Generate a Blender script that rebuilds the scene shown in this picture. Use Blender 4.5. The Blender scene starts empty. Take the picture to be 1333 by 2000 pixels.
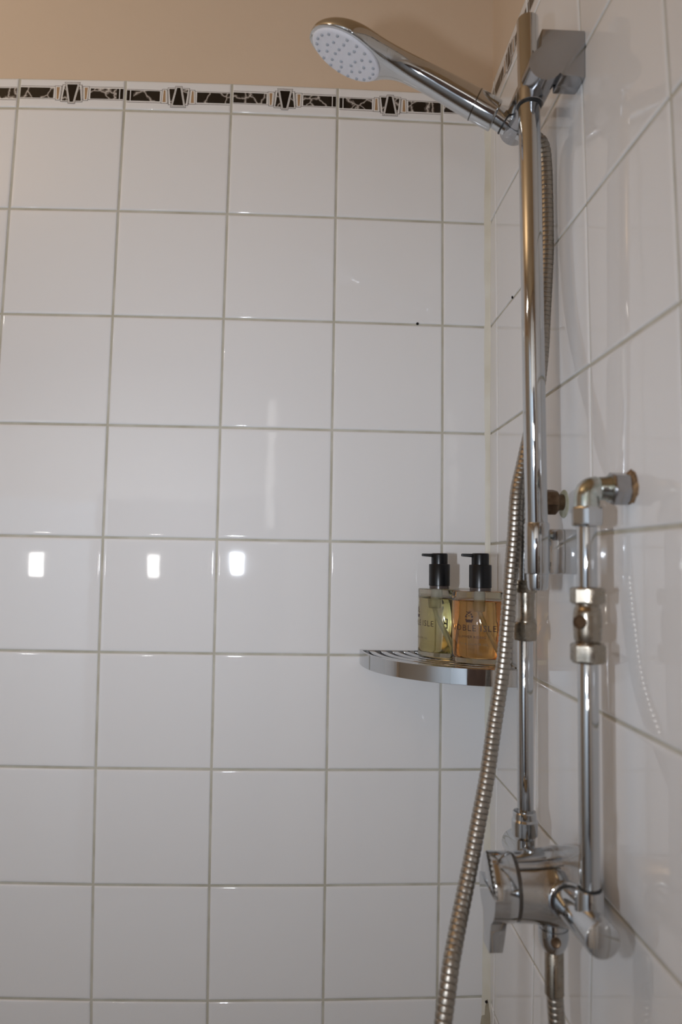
import bpy, bmesh, math, random
from mathutils import Vector, Matrix

random.seed(11)
scn = bpy.context.scene
COL = scn.collection

# ------------------------------------------------------------------ camera
cam_d = bpy.data.cameras.new('camera')
cam = bpy.data.objects.new('camera', cam_d)
COL.objects.link(cam)
CX, CY, CZC = -0.24709, -0.97578, 1.48697
R0 = Vector((0.99897, -0.04272, 0.0154))
R1 = Vector((0.01831, 0.06848, -0.99748))
R2 = Vector((0.04156, 0.99674, 0.06919))
m = Matrix((R0, -R1, -R2)).transposed().to_4x4()
m.translation = Vector((CX, CY, CZC))
cam.matrix_world = m
cam_d.sensor_fit = 'VERTICAL'
cam_d.sensor_height = 36.0
cam_d.lens = 1391.463 * 36.0 / 2000.0
cam_d.clip_start = 0.02
cam_d.dof.use_dof = True
cam_d.dof.focus_distance = 0.88
cam_d.dof.aperture_fstop = 4.5
scn.camera = cam

# ------------------------------------------------------------------ light and exposure
scn.view_settings.view_transform = 'Standard'
scn.view_settings.look = 'None'
scn.view_settings.gamma = 1.0
scn.view_settings.use_curve_mapping = False
scn.view_settings.exposure = -0.08

world = bpy.data.worlds.new('world')
scn.world = world
world.use_nodes = True
world.node_tree.nodes['Background'].inputs[0].default_value = (0.75, 0.85, 1.0, 1)
world.node_tree.nodes['Background'].inputs[1].default_value = 0.4


def area_light(name, loc, target, w, h, power, col, spread=180.0):
    d = bpy.data.lights.new(name, 'AREA')
    d.shape = 'RECTANGLE'
    d.size, d.size_y = w, h
    d.energy = power
    d.color = col
    d.spread = math.radians(spread)
    o = bpy.data.objects.new(name, d)
    COL.objects.link(o)
    o.location = loc
    v = Vector(target) - Vector(loc)
    o.rotation_euler = v.to_track_quat('-Z', 'Y').to_euler()
    return o


# the photographer's flash head (upright frame: it sits to the left of the lens)
FLASH = (-0.445, -0.97, 1.480)
area_light('flash_head', FLASH, (-0.42, 0.0, 1.56), 0.024, 0.048, 1.42, (0.92, 1.0, 1.12), 115)
# added uplight left of the frame, bounced off the ceiling to warm the upper walls
area_light('ceiling_bounce_fill', (-1.32, -0.75, 2.12), (-1.22, -0.65, 2.46), 0.22, 0.22, 4.7, (1.0, 0.93, 0.84))
# unseen fill light added over the room, bounced off the wall behind the camera
area_light('wall_bounce_fill', (-1.25, -1.35, 2.41), (-1.25, -2.4, 1.0), 0.9, 0.10, 17.8, (0.80, 1.02, 1.32), 110)
# two unseen small lights placed opposite to give the extra tile glints
area_light('tile_glint_light', (-0.955, -2.32, 1.462), (-0.5, 0.0, 1.45), 0.045, 0.10, 0.7, (1.0, 0.98, 0.95))
area_light('tile_glint_light', (-1.49, -2.32, 1.462), (-0.5, 0.0, 1.45), 0.050, 0.10, 0.8, (1.0, 0.98, 0.95))


# light strip added opposite to put a pale streak in the tile reflections
area_light('tile_streak_light', (-0.425, -2.335, 1.92), (-0.40, 0.0, 1.80), 0.035, 0.60, 0.16, (1.0, 0.98, 0.95))


# ------------------------------------------------------------------ materials
def mat(name, col, rough=0.5, metal=0.0, spec=0.5, trans=0.0, ior=1.45, coat=0.0,
        noise=None, bump=None, rnoise=None):
    """noise=(scale, colour2, amount) ; bump=(scale, strength, distance); rnoise=(scale, lo, hi)"""
    mt = bpy.data.materials.new(name)
    mt.use_nodes = True
    nt = mt.node_tree
    b = nt.nodes['Principled BSDF']
    b.inputs['Base Color'].default_value = (*col, 1)
    b.inputs['Roughness'].default_value = rough
    b.inputs['Metallic'].default_value = metal
    b.inputs['Specular IOR Level'].default_value = spec
    b.inputs['Transmission Weight'].default_value = trans
    b.inputs['IOR'].default_value = ior
    b.inputs['Coat Weight'].default_value = coat
    pos = None
    if noise or bump or rnoise:
        pos = nt.nodes.new('ShaderNodeNewGeometry').outputs['Position']

    def tex(scale, detail=3.0):
        n = nt.nodes.new('ShaderNodeTexNoise')
        n.inputs['Scale'].default_value = scale
        n.inputs['Detail'].default_value = detail
        nt.links.new(pos, n.inputs['Vector'])
        return n.outputs['Fac']
    if noise:
        sc, c2, amt = noise
        r = nt.nodes.new('ShaderNodeMapRange')
        r.inputs['From Min'].default_value = 0.35
        r.inputs['From Max'].default_value = 0.7
        r.inputs['To Max'].default_value = amt
        nt.links.new(tex(sc, 5.0), r.inputs['Value'])
        mx = nt.nodes.new('ShaderNodeMix')
        mx.data_type = 'RGBA'
        mx.inputs[6].default_value = (*col, 1)
        mx.inputs[7].default_value = (*c2, 1)
        nt.links.new(r.outputs[0], mx.inputs[0])
        nt.links.new(mx.outputs[2], b.inputs['Base Color'])
    if rnoise:
        sc, lo, hi = rnoise
        r = nt.nodes.new('ShaderNodeMapRange')
        r.inputs['From Min'].default_value = 0.3
        r.inputs['From Max'].default_value = 0.75
        r.inputs['To Min'].default_value = lo
        r.inputs['To Max'].default_value = hi
        nt.links.new(tex(sc, 4.0), r.inputs['Value'])
        nt.links.new(r.outputs[0], b.inputs['Roughness'])
    if bump:
        sc, st, di = bump
        bp = nt.nodes.new('ShaderNodeBump')
        bp.inputs['Strength'].default_value = st
        bp.inputs['Distance'].default_value = di
        nt.links.new(tex(sc, 2.0), bp.inputs['Height'])
        nt.links.new(bp.outputs[0], b.inputs['Normal'])
    return mt


M_TILE = mat('white_glazed_tile', (0.80, 0.79, 0.785), 0.035, spec=0.5, bump=(14.0, 0.05, 0.004))
M_GROUT = mat('grout', (0.57, 0.545, 0.47), 0.85, noise=(26.0, (0.40, 0.37, 0.28), 0.75), bump=(900, 0.3, 0.001))
M_SEAL = mat('silicone_sealant', (0.76, 0.74, 0.66), 0.35, noise=(18.0, (0.60, 0.55, 0.42), 0.6))
M_STAIN = mat('stained_sealant', (0.46, 0.42, 0.33), 0.6, noise=(40.0, (0.30, 0.26, 0.18), 0.8))
M_PAINT = mat('cream_wall_paint', (0.69, 0.55, 0.42), 0.75, spec=0.2, noise=(3.0, (0.65, 0.51, 0.375), 0.6),
              bump=(60, 0.12, 0.004))
M_CEIL = mat('ceiling_paint', (0.66, 0.45, 0.25), 0.8, spec=0.2, bump=(60, 0.1, 0.003))
M_FLOOR = mat('floor_vinyl', (0.30, 0.27, 0.24), 0.4, noise=(9.0, (0.22, 0.20, 0.18), 0.8))
M_WOOD = mat('brown_door_wood', (0.055, 0.026, 0.014), 0.45, noise=(7.0, (0.10, 0.05, 0.028), 0.9))
M_WHITEP = mat('white_gloss_paint', (0.80, 0.78, 0.74), 0.3)
M_DARK = mat('dark_hole', (0.012, 0.009, 0.008), 0.9)
M_CHROME = mat('polished_chrome', (0.53, 0.54, 0.55), 0.05, metal=1.0, rnoise=(55.0, 0.035, 0.085))
M_SATIN = mat('smeared_chrome', (0.40, 0.40, 0.41), 0.14, metal=1.0, rnoise=(70.0, 0.12, 0.26), bump=(150, 0.04, 0.001))
M_HOSE = mat('hose_steel', (0.40, 0.365, 0.32), 0.34, metal=1.0, noise=(300.0, (0.28, 0.25, 0.21), 0.6))
M_NICKEL = mat('tarnished_nickel', (0.34, 0.305, 0.255), 0.26, metal=1.0, noise=(140.0, (0.30, 0.25, 0.19), 0.8),
               rnoise=(120.0, 0.14, 0.42))
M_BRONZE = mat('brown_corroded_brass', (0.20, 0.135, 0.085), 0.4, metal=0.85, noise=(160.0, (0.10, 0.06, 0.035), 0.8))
M_RUST = mat('rusty_plaster', (0.36, 0.22, 0.11), 0.9, noise=(260.0, (0.05, 0.03, 0.02), 0.9))
M_VERD = mat('limescale_chrome', (0.56, 0.57, 0.55), 0.16, metal=1.0, noise=(200.0, (0.34, 0.40, 0.34), 0.8))
M_BLACKP = mat('black_plastic', (0.006, 0.006, 0.007), 0.28, spec=0.4)
M_RUBBER = mat('dark_rubber', (0.02, 0.02, 0.02), 0.5)
M_GAP = mat('shadowed_gap_metal', (0.14, 0.13, 0.12), 0.25, metal=1.0)
M_FACE = mat('white_spray_plate', (0.80, 0.80, 0.86), 0.30)
M_NOZ = mat('grey_nozzle', (0.40, 0.42, 0.46), 0.45)
M_GLASS = mat('clear_bottle', (1, 1, 1), 0.02, trans=1.0, ior=1.46)
M_INK = mat('dark_brown_print', (0.045, 0.018, 0.014), 0.5)
M_INK2 = mat('grey_print', (0.16, 0.12, 0.07), 0.5)
M_TUBE = mat('translucent_tube', (0.86, 0.85, 0.74), 0.3, trans=0.55, ior=1.40)
M_NECK = mat('dark_neck_ring', (0.10, 0.075, 0.065), 0.25, trans=0.3)


def liquid(name, col):
    mt = bpy.data.materials.new(name)
    mt.use_nodes = True
    b = mt.node_tree.nodes['Principled BSDF']
    b.inputs['Base Color'].default_value = (*col, 1)
    b.inputs['Roughness'].default_value = 0.0
    b.inputs['Transmission Weight'].default_value = 1.0
    b.inputs['IOR'].default_value = 1.36
    return mt


M_AMBER = liquid('amber_gel', (0.94, 0.60, 0.26))
M_YELLOW = liquid('pale_yellow_gel', (0.93, 0.87, 0.54))

# decor print colours
M_PW = mat('decor_white', (0.78, 0.76, 0.74), 0.08)
M_PB = mat('decor_black', (0.006, 0.005, 0.005), 0.08)
M_PL = mat('decor_outline', (0.10, 0.075, 0.06), 0.1)
M_PT = mat('decor_tan', (0.42, 0.27, 0.15), 0.1)


def marble():
    mt = bpy.data.materials.new('decor_black_marble')
    mt.use_nodes = True
    nt = mt.node_tree
    b = nt.nodes['Principled BSDF']
    b.inputs['Roughness'].default_value = 0.08
    g = nt.nodes.new('ShaderNodeNewGeometry')
    n = nt.nodes.new('ShaderNodeTexNoise')
    n.inputs['Scale'].default_value = 60
    n.inputs['Detail'].default_value = 3
    nt.links.new(g.outputs['Position'], n.inputs['Vector'])
    ad = nt.nodes.new('ShaderNodeMix')
    ad.data_type = 'VECTOR'
    ad.inputs[0].default_value = 0.016
    nt.links.new(g.outputs['Position'], ad.inputs[4])
    nt.links.new(n.outputs['Color'], ad.inputs[5])
    v = nt.nodes.new('ShaderNodeTexVoronoi')
    v.feature = 'DISTANCE_TO_EDGE'
    v.inputs['Scale'].default_value = 46
    nt.links.new(ad.outputs[1], v.inputs['Vector'])
    r = nt.nodes.new('ShaderNodeValToRGB')
    r.color_ramp.elements[0].position = 0.0
    r.color_ramp.elements[0].color = (0.62, 0.58, 0.54, 1)
    r.color_ramp.elements[1].position = 0.085
    r.color_ramp.elements[1].color = (0.012, 0.010, 0.009, 1)
    e = r.color_ramp.elements.new(0.03)
    e.color = (0.20, 0.17, 0.15, 1)
    nt.links.new(v.outputs['Distance'], r.inputs[0])
    nt.links.new(r.outputs[0], b.inputs['Base Color'])
    return mt


M_MARBLE = marble()


# ------------------------------------------------------------------ helpers
def link(name, me, parent=None, label=None):
    o = bpy.data.objects.new(name, me)
    COL.objects.link(o)
    if parent is not None:
        o.parent = parent
    if label:
        o['label'] = label
    return o


def build(name, bm, material, parent=None, label=None, smooth=True, angle=40):
    bmesh.ops.remove_doubles(bm, verts=bm.verts, dist=1e-6)
    bmesh.ops.recalc_face_normals(bm, faces=bm.faces)
    me = bpy.data.meshes.new(name)
    bm.to_mesh(me)
    bm.free()
    if isinstance(material, (list, tuple)):
        for x in material:
            me.materials.append(x)
    else:
        me.materials.append(material)
    if smooth:
        me.shade_smooth()
        me.set_sharp_from_angle(angle=math.radians(angle))
    else:
        me.shade_flat()
    return link(name, me, parent, label)


def thing(name, label, cat, loc=(0, 0, 0), group=None):
    o = bpy.data.objects.new(name, None)
    COL.objects.link(o)
    o.empty_display_size = 0.02
    o['label'] = label
    o['category'] = cat
    if group:
        o['group'] = group
    return o


def frame(axis, up=None):
    a = Vector(axis).normalized()
    u = Vector(up) if up is not None else (Vector((0, 0, 1)) if abs(a.z) < 0.9 else Vector((0, 1, 0)))
    x = (u - a * u.dot(a)).normalized()
    return x, a.cross(x), a


def rings(bm, ringlist, cap0=True, cap1=True):
    prev = None
    out = []
    for pts in ringlist:
        vs = [bm.verts.new(p) for p in pts]
        if prev:
            n = len(vs)
            for i in range(n):
                bm.faces.new((prev[i], prev[(i + 1) % n], vs[(i + 1) % n], vs[i]))
        prev = vs
        out.append(vs)
    if cap0:
        bm.faces.new(list(reversed(out[0])))
    if cap1:
        bm.faces.new(out[-1])
    return out


def lathe(bm, org, axis, prof, seg=32, up=None, caps=(True, True), phase=0.0):
    """prof: list of (distance along axis, radius)"""
    x, y, a = frame(axis, up)
    o = Vector(org)
    rl = []
    for s, r in prof:
        rl.append([o + a * s + (x * math.cos(t) + y * math.sin(t)) * max(r, 1e-5)
                   for t in [2 * math.pi * i / seg + phase for i in range(seg)]])
    rings(bm, rl, *caps)
    return bm


def cyl(p0, p1, r, bev=0.0006, seg=32):
    bm = bmesh.new()
    L = (Vector(p1) - Vector(p0)).length
    b = min(bev, L * 0.3)
    lathe(bm, p0, Vector(p1) - Vector(p0), [(0, r - b), (b * 0.3, r - b * 0.3), (b, r), (L - b, r), (L - b * 0.3, r - b * 0.3), (L, r - b)], seg)
    return bm


def hexnut(bm, org, axis, L, af, up=None, phase=0.0):
    """hexagonal nut, across-flats af, with chamfered corners"""
    R = af / math.sqrt(3)
    x, y, a = frame(axis, up)
    o = Vector(org)
    seg = 24

    def hexr(t):
        k = (t - phase + math.pi / 6) % (math.pi / 3) - math.pi / 6
        return (af / 2) / math.cos(k)
    rl = []
    for s, lim in [(0, af * 0.5 * 0.97), (L * 0.10, R * 0.965), (L * 0.16, R), (L * 0.84, R), (L * 0.90, R * 0.965), (L, af * 0.5 * 0.97)]:
        rl.append([o + a * s + (x * math.cos(t) + y * math.sin(t)) * min(hexr(t), lim)
                   for t in [2 * math.pi * i / seg for i in range(seg)]])
    rings(bm, rl)
    return bm


def tube(bm, pts, radii, seg=16, caps=(True, True), up=(0, 1, 0)):
    """sweep with parallel transport"""
    pts = [Vector(p) for p in pts]
    T = []
    for i in range(len(pts)):
        a = pts[max(i - 1, 0)]
        b = pts[min(i + 1, len(pts) - 1)]
        T.append((b - a).normalized())
    n = Vector(up)
    n = (n - T[0] * n.dot(T[0])).normalized()
    rl = []
    for i, p in enumerate(pts):
        n = (n - T[i] * n.dot(T[i])).normalized()
        b = T[i].cross(n)
        rl.append([p + (n * math.cos(t) + b * math.sin(t)) * radii[i] for t in [2 * math.pi * k / seg for k in range(seg)]])
    rings(bm, rl, *caps)
    return bm


def catmull(P, step):
    """Catmull-Rom through P, resampled at equal arc steps"""
    P = [Vector(p) for p in P]
    Q = [P[0] * 2 - P[1]] + P + [P[-1] * 2 - P[-2]]
    fine = []
    for i in range(1, len(Q) - 2):
        p0, p1, p2, p3 = Q[i - 1:i + 3]
        for k in range(40):
            t = k / 40
            fine.append(0.5 * ((2 * p1) + (p2 - p0) * t + (2 * p0 - 5 * p1 + 4 * p2 - p3) * t * t + (3 * p1 - p0 - 3 * p2 + p3) * t ** 3))
    fine.append(P[-1])
    out = [fine[0]]
    acc = 0.0
    for a, b in zip(fine, fine[1:]):
        d = (b - a).length
        while acc + d >= step:
            a = a + (b - a) * ((step - acc) / d)
            out.append(a.copy())
            d = (b - a).length
            acc = 0.0
        acc += d
    out.append(fine[-1])
    return out


def box(bm, x0, x1, y0, y1, z0, z1):
    v = [bm.verts.new((x, y, z)) for x in (x0, x1) for y in (y0, y1) for z in (z0, z1)]
    for f in ((0, 1, 3, 2), (4, 6, 7, 5), (0, 4, 5, 1), (2, 3, 7, 6), (0, 2, 6, 4), (1, 5, 7, 3)):
        bm.faces.new([v[i] for i in f])
    return bm


def bevel(bm, w, seg=2):
    bmesh.ops.bevel(bm, geom=list(bm.edges), offset=w, offset_type='OFFSET', segments=seg, profile=0.5, affect='EDGES', clamp_overlap=True)
    return bm


def prism(bm, outline, axis_from, axis_to, plane='xz'):
    """extrude a closed 2D outline along the third axis"""
    def P(p, d):
        if plane == 'xz':
            return (p[0], d, p[1])
        if plane == 'xy':
            return (p[0], p[1], d)
        return (d, p[0], p[1])
    rings(bm, [[P(p, axis_from) for p in outline], [P(p, axis_to) for p in outline]])
    return bm


# ------------------------------------------------------------------ the room shell
def structure(name, bm, material, smooth=False):
    o = build(name, bm, material, smooth=smooth)
    o['kind'] = 'structure'
    return o


XL, YF, ZC = -2.05, -2.40, 2.46
wall_back = structure('wall_back', box(bmesh.new(), XL - 0.1, 0.12, 0.0055, 0.12, 0.0, ZC), M_PAINT)
wall_right = structure('wall_right', box(bmesh.new(), 0.0055, 0.12, YF - 0.1, 0.0055, 0.0, ZC), M_PAINT)
wall_left = structure('wall_left', box(bmesh.new(), XL - 0.1, XL, YF, 0.0055, 0.0, ZC), M_PAINT)
build('tiled_dado', box(bmesh.new(), XL - 0.001, XL + 0.008, YF + 0.01, 0.0, 0.0, 2.13), M_WHITEP, wall_left, 'white glazed lower part', smooth=False)
wall_front = structure('wall_front', box(bmesh.new(), XL - 0.1, 0.0055, YF - 0.1, YF, 0.0, ZC), M_PAINT)
build('tiled_dado', box(bmesh.new(), XL, -1.27, YF - 0.001, YF + 0.008, 0.0, 1.75), M_WHITEP, wall_front, 'white glazed lower part', smooth=False)
structure('ceiling', box(bmesh.new(), XL - 0.1, 0.12, YF - 0.1, 0.12, ZC, ZC + 0.1), M_CEIL)
structure('floor', box(bmesh.new(), XL - 0.1, 0.12, YF - 0.1, 0.12, -0.1, 0.0), M_FLOOR)
door = structure('door_1', box(bmesh.new(), -1.20, -0.46, YF + 0.002, YF + 0.04, 0.002, 1.72), M_WOOD)
bm = bmesh.new()
for (a, b, c, d) in ((-1.26, -1.20, 0.002, 1.78), (-0.46, -0.40, 0.002, 1.78), (-1.20, -0.46, 1.72, 1.78)):
    box(bm, a, b, YF + 0.002, YF + 0.05, c, d)
build('door_frame', bm, M_WOOD, door, smooth=False)

# ------------------------------------------------------------------ tiles
BX= [[-0.8117, -0.8138, -0.8195, -0.8235, -0.8259, -0.8266, -0.8254, -0.8224, -0.8174, -0.8102, -0.8009], [-0.6679, -0.6695, -0.6738, -0.6769, -0.6788, -0.6793, -0.6785, -0.6763, -0.6726, -0.6674, -0.6605], [-0.5206, -0.5216, -0.5245, -0.5266, -0.5279, -0.5283, -0.5277, -0.5263, -0.5238, -0.5204, -0.5158], [-0.3709, -0.3714, -0.3729, -0.374, -0.3746, -0.3748, -0.3745, -0.3738, -0.3725, -0.3707, -0.3684], [-0.2202, -0.2202, -0.2203, -0.2203, -0.2204, -0.2203, -0.2203, -0.2202, -0.22, -0.2199, -0.2196], [-0.0697, -0.0692, -0.0679, -0.067, -0.0664, -0.0662, -0.0663, -0.0669, -0.0678, -0.0692, -0.0711]]
BZ= [[2.1532, 2.1089, 1.9645, 1.8166, 1.6664, 1.5152, 1.3642, 1.2147, 1.0683, 0.9265, 0.791], [2.1586, 2.1139, 1.9682, 1.819, 1.6674, 1.5148, 1.3623, 1.2114, 1.0634, 0.9199, 0.7825], [2.1623, 2.1173, 1.9706, 1.8205, 1.6681, 1.5145, 1.361, 1.2091, 1.06, 0.9154, 0.7767], [2.1642, 2.1191, 1.9719, 1.8213, 1.6684, 1.5143, 1.3604, 1.2079, 1.0582, 0.9129, 0.7734], [2.1645, 2.1193, 1.972, 1.8213, 1.6683, 1.5142, 1.3602, 1.2077, 1.0579, 0.9124, 0.7727], [2.1632, 2.118, 1.971, 1.8207, 1.668, 1.5143, 1.3607, 1.2084, 1.059, 0.9138, 0.7743]]
CZ= [2.1621, 2.117, 1.9703, 1.8201, 1.6678, 1.5143, 1.361, 1.2091, 1.0599, 0.915, 0.7758]
RY= [[-0.0209, -0.0238, -0.0317, -0.0374, -0.0409, -0.0422, -0.0411, -0.0377, -0.0316, -0.0228, -0.0108], [-0.1753, -0.1789, -0.1886, -0.1957, -0.2, -0.2016, -0.2003, -0.196, -0.1884, -0.1771, -0.1616], [-0.3254, -0.3302, -0.3428, -0.3519, -0.3575, -0.3596, -0.358, -0.3523, -0.3422, -0.3268, -0.3048], [-0.4677, -0.4745, -0.4924, -0.5051, -0.5128, -0.5157, -0.5135, -0.5055, -0.4906, -0.4664, -0.4288]]
RZ= [[2.1724, 2.1249, 1.9726, 1.8199, 1.6671, 1.5142, 1.3616, 1.2094, 1.058, 0.9075, 0.7583], [2.1699, 2.1226, 1.971, 1.8189, 1.6666, 1.5143, 1.3622, 1.2107, 1.06, 0.9105, 0.7627], [2.1673, 2.1202, 1.9694, 1.8179, 1.6661, 1.5143, 1.3628, 1.212, 1.0623, 0.9141, 0.7684], [2.1643, 2.1176, 1.9677, 1.8169, 1.6657, 1.5144, 1.3636, 1.2136, 1.0652, 0.9193, 0.7776]]


def extend(rows, n, d):
    return rows


PITCH = 0.1515
# extra courses below the frame, extra columns to the left and towards the camera
NR_BELOW = 2
for T, Z in ((BX, BZ), (RY, RZ)):
    for k in range(len(T)):
        for _ in range(NR_BELOW):
            T[k].append(T[k][-1])
            Z[k].append(Z[k][-1] - PITCH)
for _ in range(NR_BELOW):
    CZ.append(CZ[-1] - PITCH)
for _ in range(2):
    BX.insert(0, [v - 0.151 for v in BX[0]])
    BZ.insert(0, list(BZ[0]))
# the nearest joint runs plumb below eye level, and the columns towards the room settle to a regular grid
for r, v in zip(range(6, len(RY[3])), (-0.5130, -0.5115, -0.5100, -0.5085, -0.5070, -0.5070, -0.5070)):
    RY[3][r] = v
base = RY[3]
for k, w in ((1, 0.6), (2, 0.25), (3, 0.0), (4, 0.0)):
    RY.append([-0.5074 - 0.152 * k + (v + 0.5074) * w for v in base])
    RZ.append([2.12 - (i - 1) * 0.1513 + (z - (2.12 - (i - 1) * 0.1513)) * w if i > 0 else 2.1664 + (z - 2.1664) * w for i, z in enumerate(RZ[3])])
BX.append([0.0] * len(CZ))
BZ.append(list(CZ))
RY.insert(0, [0.0] * len(CZ))
RZ.insert(0, list(CZ))

JOINT = 0.0026


def tile_mesh(name, quad, wall, edge=None):
    """quad: four (a, z) corners counter-clockwise from bottom left; rounded glazed edges, own slight tilt.
    wall 'b': a is x and the face looks to -y; wall 'r': a is y and the face looks to -x"""
    ca = sum(p[0] for p in quad) / 4
    cz = sum(p[1] for p in quad) / 4
    ga, gz = random.gauss(0, 0.0016), random.gauss(0, 0.0016)
    lift = random.uniform(-0.00012, 0.00012)

    def inset(d):
        # move every side inwards by d
        out = []
        n = 4
        for i in range(n):
            p, q0, q1 = Vector(quad[i]), Vector(quad[i - 1]), Vector(quad[(i + 1) % n])
            e0, e1 = (p - q0).normalized(), (q1 - p).normalized()
            n0, n1 = Vector((-e0.y, e0.x)), Vector((-e1.y, e1.x))
            k = n0 + n1
            out.append(p + k * (d / (1 + n0.dot(n1))))
        return out, None
    lv = [(JOINT / 2, 0.0030, 1.00), (JOINT / 2 + 0.0002, 0.0009, 0.92), (JOINT / 2 + 0.0008, 0.00025, 0.55),
          (JOINT / 2 + 0.0020, 0.00003, 0.12), (JOINT / 2 + 0.0045, 0.0, 0.0)]
    verts, faces, nrm = [], [], []
    for d, dep, tilt in lv:
        pts, _ = inset(d)
        for i in range(4):
            p = pts[i]
            q, r = Vector(quad[i - 1]), Vector(quad[(i + 1) % 4])
            o = (Vector(quad[i]) * 2 - q - r)
            o = Vector((math.copysign(1, o.x), math.copysign(1, o.y))) * 0.7071
            h = dep - lift - ((p.x - ca) * ga + (p.y - cz) * gz)
            n2 = o * tilt
            nn = math.sqrt(max(0.0, 1 - min(0.98, n2.length_squared)))
            if wall == 'b':
                verts.append((p.x, h, p.y))
                nrm.append(Vector((n2.x - ga * nn, -nn, n2.y - gz * nn)).normalized())
            else:
                verts.append((h, p.x, p.y))
                nrm.append(Vector((-nn, n2.x - ga * nn, n2.y - gz * nn)).normalized())
    # separate vertices per side so that bevel normals stay perpendicular to the side
    V, F, N = [], [], []
    sides = ((0, 1, Vector((0, -1))), (1, 2, Vector((1, 0))), (2, 3, Vector((0, 1))), (3, 0, Vector((-1, 0))))
    flip = (quad[1][0] < quad[0][0])

    def nvec(o, tilt):
        nn = math.sqrt(max(0.02, 1 - tilt * tilt))
        if wall == 'b':
            return Vector((o.x * tilt - ga * nn, -nn, o.y * tilt - gz * nn)).normalized()
        return Vector((-nn, o.x * tilt - ga * nn, o.y * tilt - gz * nn)).normalized()
    for i, j, o in sides:
        e = Vector(quad[j]) - Vector(quad[i])
        o = Vector((e.y, -e.x)).normalized()
        base = len(V)
        for k, (d, dep, tilt) in enumerate(lv):
            for c in (i, j):
                V.append(verts[k * 4 + c])
                N.append(nvec(o, min(tilt, 0.99)))
        for k in range(len(lv) - 1):
            b0 = base + k * 2
            F.append((b0, b0 + 1, b0 + 3, b0 + 2))
    base = len(V)
    for c in range(4):
        V.append(verts[(len(lv) - 1) * 4 + c])
        N.append(nvec(Vector((0, 0)), 0.0))
    F.append((base, base + 1, base + 2, base + 3))
    if wall == 'r':
        F = [tuple(reversed(f)) for f in F]
    me = bpy.data.meshes.new(name)
    me.from_pydata(V, [], F)
    me.materials.append(M_TILE)
    me.shade_smooth()
    me.normals_split_custom_set_from_vertices(N)
    return me, (ca, cz, ga, gz, lift)


def poly_part(tile, quad, wall, info, flipped):
    """the printed art-deco band of a border tile: thin flat shapes on the glaze, in tile millimetres"""
    ca, cz, ga, gz, lift = info
    a0, b0, c0, d0 = [Vector(p) for p in quad]     # bl, br, tr, tl
    bm = bmesh.new()
    L = [0]

    def P(x, y, lay):
        u, v = (x + 75.0) / 150.0, (y + 22.0) / 44.0
        p = (a0 * (1 - u) + b0 * u) * (1 - v) + (d0 * (1 - u) + c0 * u) * v
        h = -lift - ((p.x - ca) * ga + (p.y - cz) * gz) - 0.00004 * (lay + 1)
        return (p.x, h, p.y) if wall == 'b' else (h, p.x, p.y)

    def poly(pts, mi, lay):
        if flipped:
            pts = [(-x, -y) for x, y in pts]
        vs = [bm.verts.new(P(x, y + 0.0, lay)) for x, y in pts]
        f = bm.faces.new(vs)
        f.material_index = mi

    def rect(x0, x1, y0, y1, mi, lay):
        poly([(x0, y0), (x1, y0), (x1, y1), (x0, y1)], mi, lay)

    def trap(xc, wt, wb, y0, y1, mi, lay):
        poly([(xc - wb / 2, y0), (xc + wb / 2, y0), (xc + wt / 2, y1), (xc - wt / 2, y1)], mi, lay)
    W, B, O, T, K = 0, 1, 2, 3, 4
    rect(-72.5, 72.5, -8.2, 10.6, O, 0)
    rect(-72.5, 72.5, -7.6, 10.0, W, 1)
    rect(-72.5, -26, -6.6, 8.2, K, 2)
    rect(26, 72.5, -6.6, 8.2, K, 2)
    rect(63.2, 72.5, -6.6, 8.2, B, 3)
    rect(66.8, 68.0, -6.6, 8.2, W, 4)
    # outer pair of narrow tan wedges
    for s in (-1, 1):
        trap(s * 19.6, 9.6, 7.0, -9.8, 11.2, O, 5)
        trap(s * 19.6, 8.4, 5.8, -9.2, 10.6, W, 6)
        trap(s * 19.8, 4.4, 2.4, -8.0, 9.0, T, 7)
    # middle marble wedges
    for s in (-1, 1):
        poly([(s * 15.5, -12.0), (s * 5.5, -12.0), (s * 8.0, 13.0), (s * 14.0, 13.0)], O, 8)
        poly([(s * 14.9, -11.4), (s * 5.5, -11.4), (s * 8.0, 12.4), (s * 13.2, 12.4)], W, 9)
        poly([(s * 13.4, -10.2), (s * 5.5, -10.2), (s * 8.0, 10.8), (s * 10.8, 10.8)], K, 10)
    # the central wedge
    trap(0, 22.0, 9.6, -14.6, 16.4, O, 11)
    trap(0, 20.6, 8.6, -14.0, 15.8, W, 12)
    trap(0, 18.2, 6.8, -13.3, 14.9, O, 13)
    trap(0, 17.2, 6.0, -12.9, 14.4, W, 14)
    trap(0, 14.8, 4.6, -12.0, 13.2, B, 15)
    me = bpy.data.meshes.new('decor_band')
    bm.normal_update()
    bm.to_mesh(me)
    bm.free()
    for x in (M_PW, M_PB, M_PL, M_PT, M_MARBLE):
        me.materials.append(x)
    o = link('decor_band', me, tile)
    return o


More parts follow.
